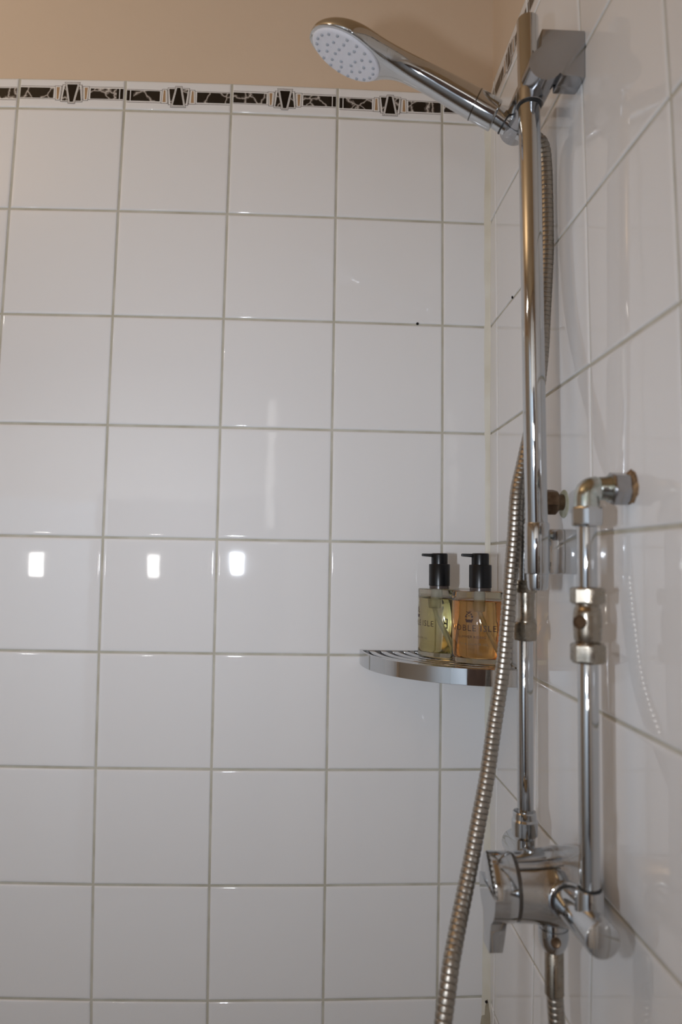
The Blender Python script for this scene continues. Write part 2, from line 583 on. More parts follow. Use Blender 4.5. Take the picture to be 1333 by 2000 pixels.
def tile_wall(wall_obj, A, Z, wall):
    nc, nr = len(A) - 1, len(A[0]) - 1
    for c in range(nc):
        for r in range(nr):
            if wall == 'b':
                quad = [(A[c][r + 1], Z[c][r + 1]), (A[c + 1][r + 1], Z[c + 1][r + 1]), (A[c + 1][r], Z[c + 1][r]), (A[c][r], Z[c][r])]
                last = (c == nc - 1)
            else:
                quad = [(A[c + 1][r + 1], Z[c + 1][r + 1]), (A[c][r + 1], Z[c][r + 1]), (A[c][r], Z[c][r]), (A[c + 1][r], Z[c + 1][r])]
                last = (c == 0)
            name = 'border_tile' if r == 0 else 'tile'
            full = quad
            if r == 0:   # border tiles: top edge is free, no joint above
                pass
            me, info = tile_mesh(name, quad, wall)
            t = link(name, me, wall_obj)
            if r == 0:
                # cut tiles near the corner carry only the left part of the print: clip by building it on a full-width quad
                if last:
                    cut_band(t, quad, wall, info)
                else:
                    k = c if wall == 'b' else c
                    poly_part(t, quad, wall, info, (k % 2 == 0) if wall == 'b' else (k % 2 == 1))


def cut_band(tile, quad, wall, info):
    ca, cz, ga, gz, lift = info
    bm = bmesh.new()
    a0, b0, c0, d0 = [Vector(p) for p in quad]
    w = (b0 - a0).length * 1000
    s0 = -75.0 if wall == 'b' else 75.0 - w

    def P(x, y, lay):
        u, v = (x + 75.0) / w, (y + 22.0) / 44.0
        if wall == 'r':
            u = (x - (75.0 - w)) / w
        p = (a0 * (1 - u) + b0 * u) * (1 - v) + (d0 * (1 - u) + c0 * u) * v
        h = -lift - ((p.x - ca) * ga + (p.y - cz) * gz) - 0.00004 * (lay + 1)
        return (p.x, h, p.y) if wall == 'b' else (h, p.x, p.y)
    lo, hi = (-72.5, -75.0 + w - 1.5) if wall == 'b' else (75.0 - w + 1.5, 72.5)
    for x0, x1, y0, y1, mi, lay in ((lo, hi, -8.2, 10.6, 2, 0), (lo, hi, -7.6, 10.0, 0, 1), (lo, hi, -6.6, 8.2, 4, 2)):
        f = bm.faces.new([bm.verts.new(P(x, y, lay)) for x, y in ((x0, y0), (x1, y0), (x1, y1), (x0, y1))])
        f.material_index = mi
    me = bpy.data.meshes.new('decor_band')
    bm.normal_update()
    bm.to_mesh(me)
    bm.free()
    for x in (M_PW, M_PB, M_PL, M_PT, M_MARBLE):
        me.materials.append(x)
    link('decor_band', me, tile)


tile_wall(wall_back, BX, BZ, 'b')
tile_wall(wall_right, RY, RZ, 'r')

# grout beds (a strip mesh that follows the top edge of the border course)
zt = [Z[0] for Z in BZ]
bm = bmesh.new()
xs = [A[0] for A in BX]
out = [(xs[0], BZ[0][-1])] + [(xs[-1] + 0.003, BZ[-1][-1])] + [(x + (0.003 if i == len(xs) - 1 else 0), z - JOINT / 2 + 0.0004) for i, (x, z) in list(enumerate(zip(xs, zt)))[::-1]]
prism(bm, out, 0.0012, 0.0060)
build('grout', bm, M_GROUT, wall_back, smooth=False)
ys = [A[0] for A in RY]
zt = [Z[0] for Z in RZ]
bm = bmesh.new()
out = [(ys[0], RZ[0][-1]), (ys[-1], RZ[-1][-1])] + [(y, z - JOINT / 2 + 0.0004) for y, z in list(zip(ys, zt))[::-1]]
prism(bm, out, 0.0012, 0.0060, 'yz')
build('grout', bm, M_GROUT, wall_right, smooth=False)

# sealant bead down the corner, widened and stained at the bottom
bm = bmesh.new()
zz = [CZ[0] - 0.002 - i * 0.02 for i in range(int((CZ[0] - CZ[-1]) / 0.02))]
bead = []
for i, z in enumerate(zz):
    wl = 0.0062 + 0.0010 * math.sin(i * 0.9) * math.sin(i * 0.31) + (0.0022 if z > 1.75 else 0.0022 * max(0, (z - 1.5) / 0.25))
    wr = 0.0042 + 0.0008 * math.sin(i * 0.7 + 1)
    if z < 1.25:
        wl += 0.004 * min(1, (1.25 - z) / 0.3)
        wr += 0.003 * min(1, (1.25 - z) / 0.3)
    bead.append([(-wl, 0.0004, z), (-wl * 0.8, -0.0006, z), (-wl * 0.30, -wr * 0.42, z), (-0.0006, -wr * 0.85, z), (0.0004, -wr, z), (0.002, 0.002, z)])
rings(bm, bead)
build('sealant', bm, M_SEAL, wall_right, 'cream silicone bead in the corner', angle=80)
bm = bmesh.new()
rings(bm, [[(-0.0105 - w, 0.0003, z), (-0.006, -0.0022 - w * 0.2, z), (-0.0005, -0.0075 - w * 0.4, z), (0.001, 0.001, z)]
           for z, w in ((0.916, -0.007), (0.905, -0.003), (0.89, 0.0), (0.86, 0.005), (0.80, 0.009), (0.74, 0.010))])
build('sealant_stain', bm, M_STAIN, wall_right, 'brown stained foot of the corner bead', angle=80)

# small dark pits in the joints
for par, c, n, r in ((wall_back, (-0.1028, 0, 1.8222), (0, -1, 0), 0.0019), (wall_right, (0, -0.1117, 1.8212), (-1, 0, 0), 0.0018),
                     (wall_right, (-0.0052, -0.0046, 0.9111), (-0.7, -0.7, 0), 0.0017)):
    bm = bmesh.new()
    lathe(bm, Vector(c) - Vector(n) * 0.001, n, [(0, r), (0.0012, r), (0.0016, r * 0.8)], 12)
    build('pit', bm, M_DARK, par, 'small dark pit in the joint')

# ------------------------------------------------------------------ shower rail
def bar_x(z):
    return -0.0380 - (z - 1.48) * 0.0138


YB = -0.325
rail = thing('shower_rail', 'polished chrome vertical shower rail with square wall brackets, holding the hand shower', 'shower rail')
build('bar', cyl((bar_x(2.016), YB, 2.016), (bar_x(1.50), YB, 1.50), 0.0104, 0.0012, 40), M_CHROME, rail)
# top bracket: keyhole outline drawn out along the wall
KX, KZ, KR = -0.0376, 1.950, 0.0156
bm = bmesh.new()
out = []
for i in range(29):
    t = math.radians(118 + (335 - 118) * i / 28)
    out.append((KX + KR * math.cos(t), KZ + KR * math.sin(t)))
out += [(-0.0225, 1.9395), (-0.0004, 1.9387), (-0.0004, 1.9838), (-0.0410, 1.9838), (-0.0410, 1.9665)]
prism(bm, out, -0.3545, -0.3385)
bevel(bm, 0.0007, 2)
build('wall_bracket', bm, M_SATIN, rail, 'square chrome top bracket', angle=30)
bm = bmesh.new()
box(bm, -0.0225, -0.0004, -0.339, -0.3285, 1.9390, 1.9835)
bevel(bm, 0.0006, 2)
build('wall_bracket_back', bm, M_SATIN, rail, angle=30)
bm = bmesh.new()
lathe(bm, (KX, -0.3535, KZ), (0, 1, 0), [(0, KR - 0.001), (0.0006, KR), (0.0785, KR), (0.0792, KR - 0.0005)], 44)
build('slider', bm, M_SATIN, rail, 'round holder body across the bar', angle=35)
bm = bmesh.new()
lathe(bm, (KX, -0.2735, KZ), (0, 1, 0), [(0, KR - 0.0005), (0.0005, KR), (0.024, KR), (0.0262, KR - 0.0009), (0.0272, KR - 0.003), (0.0275, 0)], 44)
build('cradle', bm, M_SATIN, rail, 'swivelling end that grips the hand shower', angle=35)
bm = bmesh.new()
lathe(bm, (bar_x(1.934) + 0.0008, YB, 1.942), (0, 0, -1), [(0, 0.0128), (0.0128, 0.0128), (0.0132, 0.0124)], 40)
build('boss', bm, M_SATIN, rail)
bm = bmesh.new()
lathe(bm, (bar_x(1.934), YB, 1.9290), (0, 0, -1), [(0, 0.0118), (0.0014, 0.0118), (0.0019, 0.0112), (0.0020, 0.0105)], 40)
build('collar', bm, M_RUBBER, rail, 'dark sealing ring')
# lower bracket
bm = bmesh.new()
lathe(bm, (bar_x(1.50), YB, 1.5255), (0, 0, -1), [(0, 0.0104), (0.0004, 0.0114), (0.0012, 0.0117), (0.0465, 0.0117), (0.0473, 0.0112), (0.0476, 0.0104)], 40)
build('sleeve', bm, M_CHROME, rail)
bm = bmesh.new()
box(bm, -0.0300, -0.0004, -0.3290, -0.309, 1.4785, 1.5195)
bevel(bm, 0.0012, 2)
build('wall_bracket', bm, M_CHROME, rail, 'square chrome lower bracket', angle=30)
bm = bmesh.new()
lathe(bm, (bar_x(1.47), YB, 1.4795), (0, 0, -1), [(0, 0.0102), (0.004, 0.0102), (0.0135, 0.0098), (0.0160, 0.0088), (0.0165, 0.006)], 40)
build('end_cone', bm, M_CHROME, rail)

# ------------------------------------------------------------------ hand shower
hand = thing('hand_shower', 'chrome hand shower with round white spray plate tilted down from the rail', 'shower head')
HO = Vector((-0.0550, -0.275, 1.9440))
U = Vector((-0.908, 0, 0.419)).normalized()
N0 = Vector((-0.419, 0, -0.908)).normalized()
ROLL = math.radians(8.5)
N = N0 * math.cos(ROLL) + Vector((0, 1, 0)) * math.sin(ROLL)
YV = Vector((0, 1, 0)) * math.cos(ROLL) - N0 * math.sin(ROLL)


def hp(s, w, h):
    return HO + U * s + N * h + YV * w


SC, HR, FH = 0.1765, 0.0420, 0.0105     # head centre along the handle, radius, face height


KEYS = [(0.010, 0.0158, -0.0172, 0.0144, 2.0), (0.034, 0.0156, -0.0182, 0.0130, 2.0),
        (0.060, 0.0151, -0.0186, 0.0108, 2.0), (0.085, 0.0150, -0.0186, 0.0086, 2.0), (0.105, 0.0158, -0.0183, 0.0076, 2.05),
        (0.120, 0.0180, -0.0178, 0.0073, 2.2), (0.134, 0.0225, -0.0175, 0.0083, 2.9), (0.146, 0.0295, -0.0172, 0.0096, 4.2),
        (0.156, 0.0368, -0.0170, FH, 5.0)]


def smooth_keys(s, k):
    """cubic Hermite through the keys"""
    n = len(KEYS)
    for i in range(n - 1):
        x0, x1 = KEYS[i][0], KEYS[i + 1][0]
        if s <= x1 or i == n - 2:
            def slope(j):
                lo, hi = max(j - 1, 0), min(j + 1, n - 1)
                return (KEYS[hi][k] - KEYS[lo][k]) / (KEYS[hi][0] - KEYS[lo][0])
            h = x1 - x0
            t = (s - x0) / h
            return ((2 * t ** 3 - 3 * t * t + 1) * KEYS[i][k] + (t ** 3 - 2 * t * t + t) * h * slope(i)
                    + (-2 * t ** 3 + 3 * t * t) * KEYS[i + 1][k] + (t ** 3 - t * t) * h * slope(i + 1))


def station(s):
    """half width, top height, bottom height, exponent below"""
    if s <= 0.156:
        v = [smooth_keys(s, k) for k in range(1, 5)]
        v[3] = max(v[3], 2.0)
        return v
    k = (s - SC) / HR
    wv = HR * math.sqrt(max(0.0, 1 - k * k))
    k2 = max(0.0, (s - 0.156) / (SC + HR - 0.156))
    top = FH - 0.002 - 0.0255 * (max(0.0, 1 - k2 ** 2.2)) ** 0.7
    return [wv, top, FH, 5.0]


bm = bmesh.new()
ss = [0.010, 0.011] + [0.0125 + 0.003 * i for i in range(48)]
ss += [0.1545 + (SC + HR - 0.1545) * (1 - (1 - i / 26.0) ** 2.0) for i in range(1, 27)]
rl = []
SEG = 48
for idx, s in enumerate(ss):
    w, ht, hb, ex = station(s)
    if idx == 0:
        w, ht, hb = w - 0.0012, ht + 0.0012, hb - 0.0012
    if 0.0345 < s < 0.0360:
        w, ht, hb = w - 0.0004, ht + 0.0004, hb - 0.0004
    q = min(1.0, max(0.0, (ex - 2.0) / 3.0))
    mid = (ht * 0.5 + hb * 0.5) * (1 - q) + (hb - 0.0045 * min(1.0, (hb - ht) / 0.008)) * q
    pts = []
    for k in range(SEG):
        t = 2 * math.pi * k / SEG
        c, sn = math.cos(t), math.sin(t)
        if sn >= 0:     # below
            e = 2.0 / ex
            pts.append(hp(s, w * math.copysign(abs(c) ** e, c), mid + (hb - mid) * abs(sn) ** e))
        else:
            pts.append(hp(s, w * c, mid + (mid - ht) * sn))
    rl.append(pts)
rings(bm, rl)
body = build('handle', bm, M_CHROME, hand, angle=60)
# groove ring between handle and grip end
bm = bmesh.new()
lathe(bm, hp(0.0340, 0, -0.0026), U, [(0, 0.01585), (0.0002, 0.01600), (0.0010, 0.01600), (0.0012, 0.01585)], 40)
build('seam_ring', bm, M_GAP, hand)
bm = bmesh.new()
lathe(bm, hp(-0.006, 0, 0.0016), U * 0.966 - N * 0.14, [(0, 0.0106), (0.0170, 0.0112), (0.0175, 0.010)], 36)
build('neck', bm, M_CHROME, hand)
bm = bmesh.new()
lathe(bm, hp(-0.0022, 0, 0.0014), U * 0.966 - N * 0.14, [(0, 0.0110), (0.0003, 0.0115), (0.0016, 0.0115), (0.0018, 0.011)], 36)
build('washer', bm, M_RUBBER, hand)
FR = 0.0378
fc = hp(SC + 0.0005, 0, FH)
bm = bmesh.new()
lathe(bm, fc - N * 0.002, N, [(0, FR + 0.0004), (0.0022, FR + 0.0004), (0.0026, FR), (0.0032, FR - 0.0010), (0.0034, FR - 0.004), (0.0035, 0.0)], 64)
face = build('spray_plate', bm, M_FACE, hand, 'white round spray plate')
nz = None
spots = [(0.0325, 19, 0.0), (0.0215, 11, 0.2), (0.0115, 6, 0.1)]
for R_, n_, ph in spots:
    for i in range(n_):
        t = 2 * math.pi * i / n_ + ph
        p = fc + N * 0.0014 + U * (R_ * math.cos(t)) + YV * (R_ * math.sin(t))
        if nz is None:
            bm = bmesh.new()
            lathe(bm, (0, 0, 0), N, [(0, 0.0016), (0.0012, 0.0014), (0.0016, 0.0009), (0.0013, 0.0006)], 12)
            nz = build('nozzle', bm, M_NOZ, face)
            o = nz
        else:
            o = nz.copy()
            COL.objects.link(o)
        o.location = p

# ------------------------------------------------------------------ shower hose
hose = thing('shower_hose', 'ribbed stainless steel hose looping from hand shower down to mixer outlet', 'hose')
HP = [(-0.026, -0.275, 1.9300), (-0.0150, -0.2745, 1.9215), (-0.0108, -0.272, 1.900), (-0.0098, -0.272, 1.860), (-0.0098, -0.273, 1.827), (-0.0105, -0.274, 1.80),
      (-0.0140, -0.276, 1.745), (-0.0200, -0.284, 1.690), (-0.0300, -0.292, 1.635), (-0.0420, -0.297, 1.585), (-0.0500, -0.3025, 1.555),
      (-0.0528, -0.3030, 1.515), (-0.0560, -0.3030, 1.478), (-0.0590, -0.302, 1.438), (-0.0630, -0.304, 1.400), (-0.0685, -0.307, 1.367),
      (-0.0770, -0.316, 1.329), (-0.0850, -0.327, 1.296), (-0.0960, -0.340, 1.260), (-0.1060, -0.353, 1.229), (-0.1160, -0.367, 1.202),
      (-0.1240, -0.380, 1.182), (-0.1320, -0.395, 1.160), (-0.1440, -0.415, 1.10), (-0.1480, -0.430, 1.02), (-0.138, -0.440, 0.93),
      (-0.105, -0.435, 0.865), (-0.070, -0.415, 0.87), (-0.046, -0.390, 0.93), (-0.037, -0.372, 1.02), (-0.0355, -0.366, 1.09), (-0.0375, -0.365, 1.135)]
PIT = 0.0050
cl = catmull(HP, PIT / 6)
rad = []
for i in range(len(cl)):
    rad.append((0.00693, 0.0070, 0.0070, 0.0070, 0.00693, 0.0064)[i % 6])
bm = bmesh.new()
tube(bm, cl, rad, 24)
build('hose_tube', bm, M_HOSE, hose, angle=20)
e = Vector((-0.026, -0.275, 1.9300))
bm = bmesh.new()
lathe(bm, e + Vector((-0.012, 0, 0.006)), (0.87, 0.0, -0.49), [(0, 0.0098), (0.012, 0.0094), (0.019, 0.0080), (0.020, 0.007)], 28)
build('cone_nut', bm, M_CHROME, hose)
bm = bmesh.new()
lathe(bm, (-0.0376, -0.365, 1.1305), (0, 0, 1), [(0, 0.0072), (0.0008, 0.0080), (0.036, 0.0078), (0.037, 0.0070)], 28)
build('ferrule', bm, M_NICKEL, hose, 'dull grey hose ferrule')

# ------------------------------------------------------------------ supply pipes
RX, RYP = -0.0345, -0.4355
sup = thing('supply_pipe', 'nearer chrome water pipe with elbow into wall and dull isolating valve', 'pipe', group=None)
bm = cyl((RX, RYP, 1.2350), (RX, RYP, 1.428), 0.0076, 0.0003, 32)
build('pipe', bm, M_CHROME, sup)
build('pipe', cyl((RX, RYP, 1.440), (RX, RYP, 1.540), 0.0076, 0.0003, 32), M_CHROME, sup)
# elbow: vertical leg, round shoulder, horizontal leg
bm = bmesh.new()
EZ = 1.5465
pts = [(RX, RYP, 1.530), (RX, RYP, 1.536)]
rr = [0.0098, 0.0098]
for i in range(9):
    t = math.pi / 2 * i / 8
    pts.append((RX + 0.0065 * (1 - math.cos(t)), RYP, 1.5395 + 0.0065 * math.sin(t)))
    rr.append(0.0096)
pts += [(-0.0265, RYP, EZ), (-0.0255, RYP, EZ), (-0.0245, RYP, EZ), (-0.0190, RYP, EZ), (-0.0180, RYP, EZ), (-0.0140, RYP, EZ)]
rr += [0.0096, 0.0084, 0.0090, 0.0092, 0.0102, 0.0102]
tube(bm, pts, rr, 32)
build('elbow', bm, M_VERD, sup, 'chrome elbow with greenish limescale', angle=50)
bm = bmesh.new()
hexnut(bm, (-0.0165, RYP, EZ), (1, 0, 0), 0.0140, 0.0232, up=(0, 0, 1), phase=0.26)
build('wall_nut', bm, M_SATIN, sup, angle=25)
bm = bmesh.new()
lathe(bm, (-0.0030, RYP - 0.001, EZ + 0.0015), (1, 0, 0), [(0, 0.0108), (0.0014, 0.0126), (0.0034, 0.0136)], 18)
for v in bm.verts:
    v.co += Vector((0, random.uniform(-1, 1), random.uniform(-1, 1))) * 0.0012
build('broken_grout', bm, M_RUST, sup, 'rusty crumbled hole edge round the fitting', angle=20)
bm = bmesh.new()
hexnut(bm, (RX, RYP, 1.5170), (0, 0, 1), 0.0148, 0.0222, up=(0, 1, 0), phase=0.20)
build('compression_nut', bm, M_CHROME, sup, angle=25)
bm = bmesh.new()
hexnut(bm, (RX, RYP, 1.4575), (0, 0, 1), 0.0125, 0.0236, up=(0, 1, 0), phase=0.45)
build('valve_nut', bm, M_NICKEL, sup, 'upper tarnished nut', angle=25)
bm = bmesh.new()
hexnut(bm, (RX, RYP, 1.4130), (0, 0, 1), 0.0145, 0.0236, up=(0, 1, 0), phase=0.45)
build('valve_nut', bm, M_NICKEL, sup, 'lower tarnished nut', angle=25)
bm = bmesh.new()
lathe(bm, (RX, RYP, 1.4265), (0, 0, 1), [(0, 0.0092), (0.0025, 0.0092), (0.0035, 0.0100), (0.009, 0.0104), (0.0165, 0.0108), (0.024, 0.0104), (0.0275, 0.0098), (0.0285, 0.0090), (0.032, 0.0090)], 32)
vb = build('valve_body', bm, M_NICKEL, sup, 'tarnished isolating valve body')
bm = bmesh.new()
d = Vector((-0.80, -0.60, 0.0)).normalized()
lathe(bm, Vector((RX, RYP, 1.4440)) + d * 0.008, d, [(0, 0.0052), (0.0040, 0.0052), (0.0048, 0.0046), (0.0048, 0.0036), (0.0040, 0.0034), (0.0040, 0.0)], 20)
build('screw', bm, M_BRONZE, vb, 'brown turning screw')

LX, LYP = -0.0388, -0.290
sup2 = thing('supply_pipe', 'farther chrome water pipe running behind the shower rail with brown wall nut', 'pipe')
build('pipe', cyl((LX, LYP, 1.2480), (LX, LYP, 1.420), 0.0076, 0.0003, 32), M_CHROME, sup2)
build('pipe', cyl((LX, LYP, 1.460), (LX, LYP, 1.538), 0.0076, 0.0003, 32), M_CHROME, sup2)
bm = bmesh.new()
hexnut(bm, (LX + 0.0005, LYP, 1.4140), (0, 0, 1), 0.0175, 0.0208, up=(0, 1, 0), phase=0.3)
build('valve_nut', bm, M_NICKEL, sup2, 'tarnished nut below the rail', angle=25)
bm = bmesh.new()
lathe(bm, (LX + 0.0015, LYP, 1.4305), (0, 0, 1), [(0, 0.0090), (0.003, 0.0090), (0.005, 0.0078), (0.020, 0.0076), (0.024, 0.0082), (0.030, 0.0082)], 28)
build('valve_body', bm, M_NICKEL, sup2)
bm = bmesh.new()
hexnut(bm, (LX + 0.001, LYP, 1.4595), (0, 0, 1), 0.0120, 0.0205, up=(0, 1, 0), phase=0.3)
build('valve_nut', bm, M_NICKEL, sup2, 'nut hidden behind the rail foot', angle=25)
bm = bmesh.new()
pts = [(LX, LYP, 1.530), (LX, LYP, 1.538)]
rr = [0.0096, 0.0096]
for i in range(9):
    t = math.pi / 2 * i / 8
    pts.append((LX + 0.0075 * (1 - math.cos(t)), LYP, 1.5405 + 0.0075 * math.sin(t)))
    rr.append(0.0095)
pts += [(-0.022, LYP, 1.548)]
rr += [0.0095]
tube(bm, pts, rr, 28)
build('elbow', bm, M_SATIN, sup2, angle=50)
bm = bmesh.new()
hexnut(bm, (-0.0225, LYP, 1.548), (1, 0, 0), 0.0150, 0.0225, up=(0, 0, 1), phase=0.26)
build('wall_nut', bm, M_BRONZE, sup2, 'brown corroded nut', angle=25)
bm = bmesh.new()
lathe(bm, (-0.0080, LYP, 1.548), (1, 0, 0), [(0, 0.0088), (0.0012, 0.0080), (0.0060, 0.0080), (0.0075, 0.0080)], 24)
build('tail', bm, M_BRONZE, sup2, 'brown corroded tail')
bm = bmesh.new()
lathe(bm, (-0.0012, LYP, 1.5465), (1, 0, 0), [(0, 0.0128), (0.0008, 0.0138), (0.0022, 0.0142)], 24)
build('wall_ring', bm, mat('olive_stained_grout', (0.34, 0.33, 0.22), 0.8, noise=(90, (0.55, 0.53, 0.45), 0.8)), sup2, 'olive stained grout ring')

# ------------------------------------------------------------------ shower mixer
mix = thing('shower_mixer', 'round chrome single lever shower mixer between the two water pipes', 'mixer tap')
MYC, MZ = -0.365, 1.2175
MRX = -0.0370
bm = bmesh.new()
lathe(bm, (-0.0722, MYC, MZ), (1, 0, 0), [(0, 0.0262), (0.0006, 0.0272), (0.012, 0.0276), (0.024, 0.0290), (0.036, 0.0312), (0.046, 0.0318), (0.056, 0.0312), (0.0592, 0.0295), (0.0602, 0.027)], 64)
build('body', bm, M_CHROME, mix, angle=50)
bm = bmesh.new()
lathe(bm, (-0.0745, MYC, MZ), (1, 0, 0), [(0, 0.0264), (0.0025, 0.0264)], 64)
build('ring', bm, M_GAP, mix, 'dark gap ring')
bm = bmesh.new()
lathe(bm, (-0.0932, MYC, MZ), (1, 0, 0), [(0, 0.0266), (0.0003, 0.0272), (0.0008, 0.0274), (0.0180, 0.0274), (0.0185, 0.0270), (0.0187, 0.0262)], 64)
build('cap', bm, M_CHROME, mix)
# lever: D shaped plate over the lower half of the cap with a straight tongue
bm = bmesh.new()
out = [(MYC - 0.0276, MZ + 0.0010)]
for i in range(13):
    t = math.pi + math.radians(62) * i / 12
    out.append((MYC + 0.0276 * math.cos(t), MZ + 0.0276 * math.sin(t)))
out += [(MYC - 0.0118, MZ - 0.030), (MYC - 0.0112, MZ - 0.0475), (MYC - 0.0095, MZ - 0.0490), (MYC + 0.0095, MZ - 0.0490), (MYC + 0.0112, MZ - 0.0475), (MYC + 0.0118, MZ - 0.030)]
for i in range(12, -1, -1):
    t = 2 * math.pi - math.radians(62) * i / 12
    out.append((MYC + 0.0276 * math.cos(t), MZ + 0.0276 * math.sin(t)))
out += [(MYC + 0.0276, MZ + 0.0010)]
xa = [(-0.0985, 1.0), (-0.0850, 1.0)]
rl = []
for x0 in (-0.0945, -0.0815):
    rl.append([(x0 - (0.0005 if z < MZ - 0.03 else 0) + (0.006 * max(0, (MZ - 0.04 - z) / 0.015) * -0.6 if x0 > -0.085 else 0), y, z) for y, z in out])
rings(bm, rl)
bevel(bm, 0.0006, 2)
build('lever', bm, M_CHROME, mix, 'flat lever hanging down from the cap', angle=35)
# cross rod with the two pipe unions
p0, p1 = Vector((MRX, -0.4650, 1.2240)), Vector((MRX, -0.2440, 1.2085))
bm = bmesh.new()
L = (p1 - p0).length
lathe(bm, p0, p1 - p0, [(0, 0.0112), (0.0006, 0.0122), (0.0014, 0.0125), (L - 0.0014, 0.0125), (L - 0.0006, 0.0122), (L, 0.0112)], 40)
build('cross_rod', bm, M_CHROME, mix, angle=35)
ax = (p1 - p0).normalized()
bm = bmesh.new()
lathe(bm, p0 + ax * 0.0645, ax, [(0, 0.0120), (0.0004, 0.0131), (0.0030, 0.0131), (0.0034, 0.0125)], 40)
build('ring', bm, M_RUBBER, mix, 'dark ring where the rod meets the body')
bm = bmesh.new()
lathe(bm, p0 + ax * 0.0685, ax, [(0, 0.0140), (0.0005, 0.0148), (0.0060, 0.0150), (0.010, 0.0145)], 40)
build('rod_collar', bm, M_CHROME, mix)
bm = bmesh.new()
lathe(bm, (RX - 0.0005, RYP, 1.2200), (0, 0, 1), [(0, 0.0105), (0.008, 0.0108), (0.0225, 0.0102), (0.0260, 0.0098), (0.0268, 0.0080)], 32)
build('inlet', bm, M_CHROME, mix, 'near inlet socket')
bm = bmesh.new()
lathe(bm, (RX, RYP, 1.2462), (0, 0, 1), [(0, 0.0084), (0.0003, 0.0088), (0.0009, 0.0088), (0.0012, 0.0080)], 32)
build('seal', bm, M_RUBBER, mix)
bm = bmesh.new()
lathe(bm, (LX - 0.0008, LYP, 1.2120), (0, 0, 1), [(0, 0.0098), (0.0130, 0.0092), (0.0165, 0.0092), (0.0190, 0.0112), (0.0200, 0.0122), (0.0330, 0.0124), (0.0350, 0.0112), (0.0405, 0.0110), (0.0415, 0.0104), (0.0418, 0.0080)], 20)
build('inlet', bm, M_CHROME, mix, 'far inlet nut', angle=20)
# outlet
bm = bmesh.new()
lathe(bm, (-0.0382, MYC, 1.1925), (0, 0, -1), [(0, 0.0118), (0.0060, 0.0120), (0.0066, 0.0112), (0.0074, 0.0112), (0.0082, 0.0124), (0.0140, 0.0126), (0.0200, 0.0118), (0.0245, 0.0096), (0.0265, 0.0082)], 36)
build('outlet', bm, M_CHROME, mix, angle=50)
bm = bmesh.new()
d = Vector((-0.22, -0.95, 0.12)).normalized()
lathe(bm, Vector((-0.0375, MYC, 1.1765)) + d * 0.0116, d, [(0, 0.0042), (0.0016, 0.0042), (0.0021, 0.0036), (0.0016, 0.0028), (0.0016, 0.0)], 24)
build('reflection_spot', bm, M_BRONZE, mix, 'small brown disc imitating a dark reflection on the outlet')  # brown disc stands in for a dark reflection in the chrome

# ------------------------------------------------------------------ corner shelf
shelf = thing('corner_shelf', 'quarter round chrome corner shelf of curved slats, carrying two bottles', 'shelf')
SZ = 1.3685


def arc(R, n=40, e=2.10):
    pts = []
    for i in range(n + 1):
        t = math.pi / 2 * i / n
        c, s = math.cos(t), math.sin(t)
        pts.append((-R * c ** (2 / e) - 0.0008, -R * s ** (2 / e) - 0.0008))
    return pts


def band(bm, R0_, R1_, z0, z1, t0=0.0, t1=1.0, n=40):
    a, b = arc(R0_, n), arc(R1_, n)
    i0, i1 = int(n * t0), int(n * t1)
    rl = []
    for i in range(i0, i1 + 1):
        (x0, y0), (x1, y1) = a[i], b[i]
        rl.append([(x0, y0, z0), (x1, y1, z0), (x1, y1, z1), (x0, y0, z1)])
    rings(bm, rl)
    return bm


SR = 0.1775
bm = band(bmesh.new(), SR, SR - 0.0035, SZ - 0.0190, SZ, n=56)
bevel(bm, 0.0004, 1)
build('rim', bm, M_CHROME, shelf, angle=35)
bm = bmesh.new()
rings(bm, [[(x, y, z) for x, y in ((-SR + 0.003, -0.0008), (-SR + 0.003, -0.0075), (-0.0075, -0.0075), (-0.0075, -SR + 0.003), (-0.0008, -SR + 0.003), (-0.0008, -0.0008))] for z in (SZ - 0.012, SZ - 0.0005)])
build('wall_rail', bm, M_CHROME, shelf, angle=35)
for i, R_ in enumerate((0.1655, 0.1500, 0.1345, 0.1190, 0.1035, 0.0880, 0.0725, 0.0570, 0.0415)):
    ts = 0.012 + 0.06 * 0.04 / R_
    bm = band(bmesh.new(), R_, R_ - 0.0088, SZ - 0.0065, SZ - 0.0012, 0.0, 1.0, 32)
    bevel(bm, 0.0012, 2)
    build('slat', bm, M_CHROME, shelf, angle=45)

# ------------------------------------------------------------------ pump bottles
def oval(a, b, z, n=56, k=1.0):
    return [(a * k * math.cos(2 * math.pi * i / n), b * k * math.sin(2 * math.pi * i / n), z) for i in range(n)]


def oval_shell(a, b, prof, n=56):
    """prof: (inset, z)"""
    bm = bmesh.new()
    rings(bm, [[((a - d) * math.cos(2 * math.pi * i / n), (b - d) * math.sin(2 * math.pi * i / n), z) for i in range(n)] for d, z in prof])
    return bm


def wrap_text(txt, size, spacing, arc_c, z, a, b, off=0.00025):
    """lettering laid on the front of the oval, centred at arc position arc_c"""
    cu = bpy.data.curves.new('lettering', 'FONT')
    cu.body = txt
    cu.size = size
    cu.space_character = spacing
    cu.align_x = 'CENTER'
    cu.align_y = 'CENTER'
    cu.resolution_u = 2
    to = bpy.data.objects.new('lettering', cu)
    COL.objects.link(to)
    dg = bpy.context.evaluated_depsgraph_get()
    me = bpy.data.meshes.new_from_object(to.evaluated_get(dg))
    bpy.data.objects.remove(to)
    return map_oval(me, arc_c, z, a, b, off)


